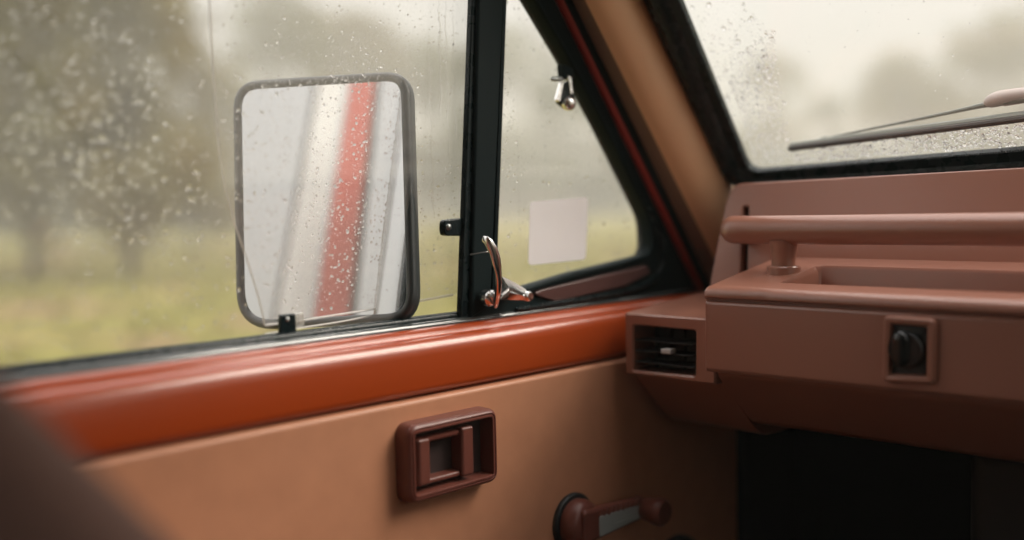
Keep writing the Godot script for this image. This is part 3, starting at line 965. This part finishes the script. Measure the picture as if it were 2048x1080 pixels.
# ---------------------------------------------------------------- clear wind deflector held by two clips
func deflector() -> void:
	var o := thing("wind_deflector", "clear curved-edge wind deflector clipped over the front part of the side window", "wind deflector", Vector3(-0.822, -0.112, -0.6))
	var line := [Vector2(-0.4798, 0.3922), Vector2(-0.4742, 0.2235), Vector2(-0.4738, 0.1299), Vector2(-0.4778, 0.0439), Vector2(-0.4874, -0.0043), Vector2(-0.5007, -0.0447), Vector2(-0.5115, -0.0815), Vector2(-0.5162, -0.1038)]
	var curve := []
	for q in line:
		curve.append(Vector3(-0.822, q.y, q.x))
	curve = bend(curve, 5)
	var poly := []
	for q in curve:
		poly.append(Vector2(q.z, q.y))
	poly.append_array([Vector2(-0.5544, -0.1042), Vector2(-0.7525, -0.0946), Vector2(-0.7885, -0.0821), Vector2(-0.8186, 0.4891)])
	var sh := put("clear_sheet", plate(poly, -0.001, 0.001, 0.0, on_door(-0.822)), mats.acrylic, o)
	put("edge_highlight", tube(curve, 0.0011, 6), mats.acrylic_edge, o)
	put("edge_highlight", tube(bend([Vector3(-0.822, -0.1048, -0.5178), Vector3(-0.822, -0.1042, -0.5544), Vector3(-0.822, -0.1007, -0.6493), Vector3(-0.822, -0.0953, -0.7474)], 4), 0.0013, 6), mats.acrylic_edge, o)
	put("edge_highlight", tube(bend([Vector3(-0.823, -0.1131, -0.517), Vector3(-0.823, -0.1114, -0.5548), Vector3(-0.823, -0.1093, -0.6127), Vector3(-0.823, -0.1027, -0.6958)], 4), 0.0010, 6), mats.acrylic_edge, o)
	var face := Transform3D(Basis(Vector3(0, 0, 1), Vector3(0, 1, 0), Vector3(-1, 0, 0)), Vector3(-0.8234, 0, 0))
	var area := [Vector2(-0.4796, 0.182), Vector2(-0.7808, 0.2187), Vector2(-0.7556, -0.0933), Vector2(-0.5552, -0.102), Vector2(-0.5196, -0.1005), Vector2(-0.5044, -0.045), Vector2(-0.4832, 0.044)]
	var core := [Vector2(-0.4889, 0.1183), Vector2(-0.7148, 0.1447), Vector2(-0.7097, -0.0924), Vector2(-0.5553, -0.1001), Vector2(-0.5229, -0.099), Vector2(-0.5069, -0.0451), Vector2(-0.4886, 0.0309)]
	var band := [Vector2(-0.5445, 0.1629), Vector2(-0.6993, 0.1787), Vector2(-0.7062, 0.0933), Vector2(-0.6216, 0.1183), Vector2(-0.5058, 0.1063)]
	big_drops(sh, face, spots(core, 24) + spots(area, 20), 0.0012, 0.0018)
	fine_drops("fine_raindrops", sh, face, spots(core, 850, 40, 0.02) + spots(area, 800), 0.0005, 0.0014)
	fine_drops("mist_beads", sh, face, spots(band, 1600, 10, 0.02) + spots(core, 900), 0.0002, 0.0006)
	runs(sh, face, [[Vector2(-0.759, 0.2161).x, 0.21, 0.03, 0.0009]])
	# clips
	var c := put("clip", plate(rounded([Vector2(-0.7102, -0.0147), Vector2(-0.7386, -0.0133), Vector2(-0.738, -0.032), Vector2(-0.7096, -0.0309)], 0.006, 4), -0.004, 0.004, 0.0015, on_door(-0.794)), mats.gloss_rubber, o)
	put("clip_screw", lathe([Vector2(0.0, -0.001), Vector2(0.0036, -0.001), Vector2(0.0034, 0.0012), Vector2(0.0018, 0.0022), Vector2(0.0, 0.0025)], Transform3D(Basis(Vector3(0, 1, 0), Vector3(0, 0, 1), Vector3(1, 0, 0)), Vector3(-0.79, -0.0219, -0.7152)), 14), mats.steel, c, 60.0)
	c = put("clip", plate(rounded([Vector2(-0.5152, -0.094), Vector2(-0.5315, -0.0937), Vector2(-0.5317, -0.1145), Vector2(-0.5143, -0.1145)], 0.002, 3), -0.001, 0.003, 0.0012, on_door(-0.797)), mats.gloss_rubber, o)
	put("clip_screw", lathe([Vector2(0.0, -0.001), Vector2(0.0028, -0.001), Vector2(0.0026, 0.0012), Vector2(0.0014, 0.0020), Vector2(0.0, 0.0023)], Transform3D(Basis(Vector3(0, 1, 0), Vector3(0, 0, 1), Vector3(1, 0, 0)), Vector3(-0.795, -0.0986, -0.5225)), 14), mats.steel, c, 60.0)
	put("clip", plate(rounded([Vector2(-0.5456, -0.0969), Vector2(-0.5533, -0.0957), Vector2(-0.5539, -0.1089), Vector2(-0.5451, -0.1094)], 0.002, 3), -0.008, 0.002, 0.0012, on_door(-0.815)), mats.acrylic_edge, o)

# ---------------------------------------------------------------- door mirror
func mirror() -> void:
	var o := thing("door_mirror", "large rectangular door mirror outside the wet side window", "mirror", Vector3(-0.84, -0.13, -0.62))
	var xf := Transform3D(Basis(Vector3(0.9024, 0, -0.4309), Vector3(-0.0757, 0.9845, -0.1585), Vector3(0.4242, 0.1756, 0.8884)).orthonormalized(), Vector3(-0.885, 0.0072, -0.6334))
	var outer := rounded([Vector2(-0.1203, 0.1326), Vector2(0.0864, 0.1316), Vector2(0.1069, -0.1222), Vector2(-0.096, -0.1337)], [0.030, 0.030, 0.032, 0.044], 8)
	put("housing", plate(inset(outer, 0.009), -0.010, -0.034, 0.016, xf), mats.rubber, o)
	put("rim", moulding(outer, [Vector2(0.0, -0.012), Vector2(-0.0006, -0.003), Vector2(0.0004, 0.001), Vector2(0.003, 0.0030), Vector2(0.006, 0.0030), Vector2(0.0085, 0.0018), Vector2(0.0095, 0.0002), Vector2(0.0095, -0.012)], xf), mats.rim, o, 50.0)
	put("mirror_glass", plate(inset(outer, 0.0085), -0.006, -0.0005, 0.0, xf), mats.mirror, o)
	put("stay", tube(bend([xf * Vector3(0.03, -0.11, -0.03), Vector3(-0.85, -0.135, -0.70), Vector3(-0.825, -0.15, -0.74)], 4), 0.008, 10), mats.rubber, o)

func sticker() -> void:
	var o := put("window_sticker", plate(rounded([Vector2(-0.8413, 0.0018), Vector2(-0.9405, 0.0062), Vector2(-0.934, -0.0668), Vector2(-0.836, -0.0682)], 0.006, 5), 0.0, 0.0004, 0.0, on_door(-0.7944)), mats.sticker)
	tag(o, "blank pale square sticker on the quarter window glass", "sticker")

# ---------------------------------------------------------------- windscreen
const RAKE := deg_to_rad(40.0)

func on_screen(off := 0.0) -> Transform3D:
	# x across the car, y up the glass, z into the cabin
	var b := Basis(Vector3(1, 0, 0), Vector3(0, cos(RAKE), sin(RAKE)), Vector3(0, -sin(RAKE), cos(RAKE)))
	return Transform3D(b, Vector3(0, 0.036, -1.12) + b.z * off)

func windscreen() -> void:
	var o := thing("windscreen", "rain-beaded windscreen in a thick black rubber surround", "windscreen", Vector3(0, 0.03, -1.12))
	var edge := rounded([Vector2(-0.6878, -0.0036), Vector2(-0.368, 0.0095), Vector2(0.0, 0.017), Vector2(0.368, 0.0095), Vector2(0.6875, -0.002), Vector2(0.668, 0.545), Vector2(-0.668, 0.545), Vector2(-0.6789, 0.2398)], [0.016, 0.0, 0.0, 0.0, 0.016, 0.03, 0.03, 0.0], 6)
	put("rubber_surround", moulding(edge, [Vector2(0.0, -0.006), Vector2(0.0, 0.003), Vector2(-0.011, 0.0045), Vector2(-0.0125, 0.0075), Vector2(-0.018, 0.0115), Vector2(-0.026, 0.013), Vector2(-0.034, 0.011), Vector2(-0.045, 0.002), Vector2(-0.045, -0.006)], on_screen()), mats.gloss_rubber, o, 40.0)
	var gl := put("glass", plate(inset(edge, -0.004), -0.0025, 0.0025, 0.0, on_screen(-0.001)), mats.screen_glass, o)
	# printed dots along the inner edge of the surround
	var dot := lathe([Vector2(0.0, 0.0), Vector2(0.0011, 0.0), Vector2(0.0009, 0.0004), Vector2(0.0, 0.0004)], Transform3D(), 8)
	var places := []
	var q := inset(turned(edge), 0.0004)
	for i in q.size():
		var a: Vector2 = q[i]
		var b: Vector2 = q[(i + 1) % q.size()]
		if (a + b).y < 0.7:
			var m := int((b - a).length() / 0.0027)
			for k in m:
				places.append(a.lerp(b, float(k) / m))
	var mm := MultiMesh.new()
	mm.transform_format = MultiMesh.TRANSFORM_3D
	mm.mesh = mesh_of(dot)
	mm.instance_count = places.size()
	var base := origin_of(o)
	for i in places.size():
		var f := on_screen(0.0018)
		mm.set_instance_transform(i, Transform3D(f.basis, f * Vector3(places[i].x, places[i].y, 0) - base))
	var dots := MultiMeshInstance3D.new()
	dots.name = "edge_dots"
	dots.multimesh = mm
	dots.material_override = mats.black
	o.add_child(dots)
	kind(dots, "stuff")
	# rain on the outside
	var f := on_screen(-0.0039)
	var face := Transform3D(Basis(f.basis.x, -f.basis.y, -f.basis.z), f.origin)
	face = Transform3D(Basis(-f.basis.x, f.basis.y, -f.basis.z), f.origin)
	var flip := func(poly: Array) -> Array:
		var out := []
		for p in poly:
			out.append(Vector2(-p.x, p.y))
		return out
	var corner: Array = flip.call([Vector2(-0.6752, 0.2392), Vector2(-0.6137, 0.2283), Vector2(-0.5908, 0.1868), Vector2(-0.597, 0.1224), Vector2(-0.6212, 0.0404), Vector2(-0.6174, 0.0067), Vector2(-0.6724, 0.002), Vector2(-0.6833, 0.0181)])
	var dense: Array = flip.call([Vector2(-0.6652, 0.1514), Vector2(-0.5851, 0.186), Vector2(-0.6098, 0.0965), Vector2(-0.6224, 0.0107), Vector2(-0.6792, 0.0023)])
	var below: Array = flip.call([Vector2(-0.6179, 0.0232), Vector2(-0.3564, 0.0419), Vector2(-0.3624, 0.0123), Vector2(-0.6315, 0.0037)])
	var swept: Array = flip.call([Vector2(-0.5529, 0.2175), Vector2(-0.3289, 0.1777), Vector2(-0.3533, 0.0574), Vector2(-0.5983, 0.0423)])
	big_drops(gl, face, spots(corner, 46), 0.0015, 0.0029)
	big_drops(gl, face, spots(below, 56), 0.0014, 0.0028)
	fine_drops("fine_raindrops", gl, face, spots(corner, 460, 20, 0.006) + spots(dense, 900, 20, 0.008), 0.0006, 0.0016, 1.5)
	fine_drops("fine_raindrops", gl, face, spots(below, 1600), 0.0005, 0.0017, 1.3)
	fine_drops("fine_raindrops", gl, face, spots(swept, 90), 0.0004, 0.0009)

func wiper() -> void:
	var o := thing("windscreen_wiper", "grey wiper resting across the bottom of the wet windscreen", "wiper", Vector3(-0.3688, 0.0747, -1.1136))
	var tip := Vector3(-0.6256, 0.0577, -1.1096)
	var far := Vector3(-0.2532, 0.0793, -1.0915)
	put("squeegee", tube([tip, tip.lerp(far, 0.3), tip.lerp(far, 0.65), far], 0.0034, 8), mats.wiper_rubber, o)
	tip = Vector3(-0.6273, 0.062, -1.1151)
	far = Vector3(-0.2545, 0.0838, -1.0968)
	put("blade_rail", tube([tip, tip.lerp(far, 0.3), tip.lerp(far, 0.65), far], [0.0036, 0.0046, 0.0048, 0.0048], 8, Vector2(1, 0.8)), mats.wiper, o)
	put("blade_bridge", tube(bend([Vector3(-0.5924, 0.0665, -1.1166), Vector3(-0.5191, 0.0758, -1.114), Vector3(-0.4419, 0.0857, -1.1122), Vector3(-0.399, 0.0915, -1.1126), Vector3(-0.3433, 0.0931, -1.1087), Vector3(-0.2596, 0.0863, -1.1013)], 3), [0.0012, 0.0013, 0.0014, 0.0015, 0.0016, 0.0018, 0.0020, 0.0022, 0.0026, 0.0030, 0.0032, 0.0032, 0.0030, 0.0026, 0.0022, 0.0018], 8), mats.wiper, o)
	put("bridge_end", tube([Vector3(-0.5946, 0.0654, -1.1162), Vector3(-0.5843, 0.0677, -1.1156)], 0.0022, 8), mats.wiper, o)
	put("arm_coupling", tube(bend([Vector3(-0.4081, 0.0909, -1.1144), Vector3(-0.3974, 0.0951, -1.1148), Vector3(-0.3781, 0.098, -1.115), Vector3(-0.3358, 0.0995, -1.1137)], 3), [0.003, 0.006, 0.009, 0.0105, 0.011, 0.0105, 0.010, 0.009, 0.009, 0.009], 10, Vector2(1, 0.75)), mats.arm, o, 60.0)
	put("arm", tube(bend([Vector3(-0.3908, 0.0935, -1.124), Vector3(-0.358, 0.0973, -1.126), Vector3(-0.2203, 0.1161, -1.118), Vector3(0.10, 0.02, -1.21)], 3), 0.005, 10), mats.arm, o)

# ---------------------------------------------------------------- dashboard
func dashboard() -> void:
	var o := thing("dashboard", "brown moulded dashboard with padded grab rail and open tray", "dashboard", Vector3(0, -0.25, -1.0))
	var zf := func(z: float) -> Transform3D:
		return Transform3D(Basis(), Vector3(0, 0, z))
	# upper panel with a slot cut up into it near its left end
	var tilt := deg_to_rad(14.0)
	var pf := Transform3D(Basis(Vector3(1, 0, 0), Vector3(0, cos(tilt), -sin(tilt)), Vector3(0, sin(tilt), cos(tilt))), Vector3(0, -0.07, -1.035))
	var pan := [Vector2(-0.688, -0.0598), Vector2(-0.6782, 0.0683), Vector2(-0.6706, 0.0909), Vector2(-0.3502, 0.0974), Vector2(0.0, 0.104), Vector2(0.66, 0.088), Vector2(0.68, -0.06), Vector2(-0.633, -0.0567), Vector2(-0.6467, 0.0636), Vector2(-0.6547, 0.0638), Vector2(-0.6434, -0.0573)]
	put("upper_panel", plate(rounded(pan, [0.002, 0.03, 0.022, 0.2, 0.2, 0.03, 0.0, 0.0, 0.003, 0.003, 0.0], 6), -0.03, 0.0, 0.0022, pf), mats.dash, o, 40.0)
	put("slot_backing", plate([Vector2(-0.6473, -0.0575), Vector2(-0.659, 0.0709), Vector2(-0.6444, 0.0707), Vector2(-0.6292, -0.0565)], -0.03, -0.012, 0.0, pf), mats.black, o)
	# ledge: cross-sections along x, the tray sinks in from x = -0.53
	var rs := []
	for s in [[-0.6015, 0.0, 0.006], [-0.6035, 0.0, 0.003], [-0.6045, 0.0, 0.0], [-0.535, 0.0, 0.0], [-0.5315, 0.15, 0.0], [-0.529, 0.85, 0.0], [-0.526, 1.0, 0.0], [0.718, 1.0, 0.0]]:
		var r := PackedVector3Array()
		var top := func(z: float) -> float:
			return -0.0870 + (-0.905 - z) * 0.165
		var dp: float = s[1] * 0.034
		var k: float = -s[2]
		if s[0] == -0.6015:
			k = -0.005
		if s[0] == -0.6035:
			k = -0.0015
		var x: float = [-0.6045, -0.6030, -0.5995][[-0.6015, -0.6035, -0.6045].find(s[0])] if s[0] < -0.6 else s[0]
		var sec := [Vector2(-0.8955, -0.1000), Vector2(-0.8935, -0.0985), Vector2(-0.893, -0.0955), Vector2(-0.894, -0.0920), Vector2(-0.897, -0.0890), Vector2(-0.901, -0.0874), Vector2(-0.906, top.call(-0.906))]
		for z in [-0.921, -0.924]:
			sec.append(Vector2(z, top.call(z)))
		sec.append(Vector2(-0.926, top.call(-0.926) - dp * 0.12))
		sec.append(Vector2(-0.930, top.call(-0.930) - dp * 0.92))
		sec.append(Vector2(-0.934, top.call(-0.934) - dp))
		sec.append(Vector2(-0.992, top.call(-0.992) - dp * 1.25))
		sec.append(Vector2(-0.997, top.call(-0.997) - dp * 1.15))
		sec.append(Vector2(-1.000, top.call(-1.000) - dp * 0.10))
		sec.append(Vector2(-1.0025, top.call(-1.0025)))
		sec.append(Vector2(-1.040, top.call(-1.040)))
		sec.append(Vector2(-1.060, top.call(-1.040)))
		sec.append(Vector2(-1.060, -0.150))
		sec.append(Vector2(-0.900, -0.150))
		sec.append(Vector2(-0.900, -0.1005))
		for q in sec:
			var inward: float = k if q.y > -0.1003 and q.x > -0.91 else 0.0
			r.append(Vector3(x, q.y + (k * 0.6 if q.y > -0.1 else 0.0), q.x + inward))
		rs.append(r)
	put("ledge", rings(rs), mats.dash, o, 35.0)
	# grab rail and its posts
	var rail := bend([Vector3(-0.640, -0.036, -1.036), Vector3(-0.6345, -0.034, -1.005), Vector3(-0.618, -0.033, -0.979), Vector3(-0.58, -0.033, -0.970), Vector3(-0.30, -0.032, -0.970), Vector3(0.05, -0.032, -0.970)], 6)
	put("grab_rail", tube(rail, 0.0150, 24), mats.dash, o, 60.0)
	for x in [-0.556, -0.02]:
		var up := Transform3D(Basis(Vector3(1, 0, 0), Vector3(0, 0, -1), Vector3(0, 1, 0)), Vector3(x, 0, -0.970))
		var po := put("rail_post", lathe([Vector2(0.0, -0.082), Vector2(0.0128, -0.082), Vector2(0.0122, -0.066), Vector2(0.0130, -0.056), Vector2(0.0145, -0.044), Vector2(0.0, -0.040)], up, 24), mats.dash, o, 40.0)
		put("post_foot", lathe([Vector2(0.0, -0.086), Vector2(0.0172, -0.086), Vector2(0.0172, -0.0715), Vector2(0.0160, -0.0700), Vector2(0.0, -0.0698)], up, 28), mats.dash, po)
	# glovebox lid and catch
	var lid := put("glovebox_lid", plate(rounded([Vector2(-0.604, -0.1755), Vector2(-0.12, -0.1715), Vector2(-0.12, -0.1022), Vector2(-0.6035, -0.1022)], 0.004, 4), -0.02, 0.0, 0.004, zf.call(-0.894)), mats.dash, o)
	var cb := rounded([Vector2(-0.4128, -0.1658), Vector2(-0.3658, -0.1635), Vector2(-0.3647, -0.1063), Vector2(-0.411, -0.1056)], 0.006, 5)
	put("catch_bezel", moulding(cb, [Vector2(0.0, -0.004), Vector2(0.0, 0.0025), Vector2(0.0015, 0.0048), Vector2(0.0035, 0.0052), Vector2(0.0062, 0.0045), Vector2(0.0075, 0.002), Vector2(0.0085, -0.004)], zf.call(-0.893)), mats.dash, lid, 45.0)
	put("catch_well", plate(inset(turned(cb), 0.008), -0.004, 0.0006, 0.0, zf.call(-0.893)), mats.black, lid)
	var kc := Vector3(-0.3909, -0.1347, -0.893)
	put("lock_disc", lathe([Vector2(0.0, 0.0), Vector2(0.0165, 0.0), Vector2(0.0165, 0.004), Vector2(0.0150, 0.006), Vector2(0.0, 0.006)], Transform3D(Basis(), kc), 28), mats.gloss_black, lid)
	put("lock_button", tube([kc + Vector3(-0.003, -0.0085, 0.005), kc + Vector3(-0.003, 0.0085, 0.0065)], 0.0078, 14, Vector2(1.0, 0.8), Vector3(0, 0.1, 1)), mats.gloss_black, lid, 60.0)
	# lower body under the lid
	var low := []
	for p in [Vector2(-0.914, -0.174), Vector2(-0.9125, -0.178), Vector2(-0.915, -0.1835), Vector2(-0.940, -0.2075), Vector2(-0.970, -0.2350), Vector2(-0.980, -0.2415), Vector2(-0.992, -0.2450), Vector2(-1.02, -0.2465), Vector2(-1.09, -0.247), Vector2(-1.09, -0.15), Vector2(-0.916, -0.15)]:
		low.append(p)
	var side := Transform3D(Basis(Vector3(0, 0, 1), Vector3(0, 1, 0), Vector3(1, 0, 0)), Vector3.ZERO)
	put("lower_panel", extrude(Vector3(1, 0, 0), -0.600, 0.718, low, side, 2), mats.dash, o, 45.0)
	# heater under the dash, barely seen
	put("heater_box", block(Vector3(-0.42, -0.46, -1.28), Vector3(0.16, -0.26, -1.10), 0.02), mats.black, o)
	# end piece with the air vent
	var top_v := [Vector2(-0.7225, -0.1925), Vector2(-0.6045, -0.1925), Vector2(-0.6045, -0.1238), Vector2(-0.7225, -0.1238)]
	var outer := rounded(top_v, [0.002, 0.002, 0.002, 0.004], 4)
	var inner := rounded([Vector2(-0.7119, -0.1876), Vector2(-0.6296, -0.186), Vector2(-0.6284, -0.1371), Vector2(-0.711, -0.1367)], 0.003, 4)
	var av := put("air_vent", between(outer, inner, -0.05, 0.0, 0.0018, zf.call(-0.915)), mats.dash, o, 35.0)
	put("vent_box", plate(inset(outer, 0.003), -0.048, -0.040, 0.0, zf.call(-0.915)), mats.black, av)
	var xl := Vector3(-0.7193, -0.1664, -0.925).x
	var xr := Vector3(-0.6355, -0.1595, -0.925).x
	for y in [-0.1535, -0.1655, -0.178]:
		put("louvre", block(Vector3(xl, y - 0.0008, -0.945), Vector3(xr, y + 0.0008, -0.9185), 0.0004), mats.black, av)
	for k in 4:
		var x := lerpf(xl, xr, (k + 0.9) / 4.6)
		put("fin", block(Vector3(x - 0.0006, -0.187, -0.953), Vector3(x + 0.0006, -0.140, -0.947), 0.0003), mats.black, av)
	var tb := Vector3(-0.666, -0.1623, -0.914)
	put("vent_tab", block(tb + Vector3(-0.0062, -0.0026, -0.010), tb + Vector3(0.0062, 0.0026, 0.001), 0.001), mats.white_plastic, av)
	put("end_top", extrude(Vector3(1, 0, 0), -0.7225, -0.600, [Vector2(-0.9165, -0.1242), Vector2(-0.93, -0.1225), Vector2(-1.13, -0.108), Vector2(-1.13, -0.118), Vector2(-0.9165, -0.1335)], side), mats.dash, o)
	var endp := []
	for p in low:
		endp.append(Vector2(p.x - 0.021, minf(p.y - 0.0165, -0.1926)))
	put("end_lower_panel", extrude(Vector3(1, 0, 0), -0.7225, -0.603, endp, side, 1), mats.dash, o, 45.0)

# ---------------------------------------------------------------- seat
func seat() -> void:
	var o := thing("passenger_seat", "brown reclined passenger seat back close to the camera", "seat", Vector3(-0.52, -0.55, 0.0))
	var f := Transform3D()
	f.basis = Basis(Vector3(1, 0, 0), 0.68)
	f.origin = Vector3(-0.55, -0.136, -0.205)
	# back: x across, y up the back, z out of its front face
	var outline := rounded([Vector2(-0.17, -0.30), Vector2(0.175, -0.30), Vector2(0.17, 0.42), Vector2(-0.165, 0.42)], [0.05, 0.05, 0.09, 0.09], 7)
	put("backrest", plate(outline, 0.13, 0.0, 0.035, f, true), mats.seat, o, 60.0)
	put("cushion", block(Vector3(-0.71, -0.62, -0.62), Vector3(-0.39, -0.47, -0.08), 0.03), mats.seat, o)
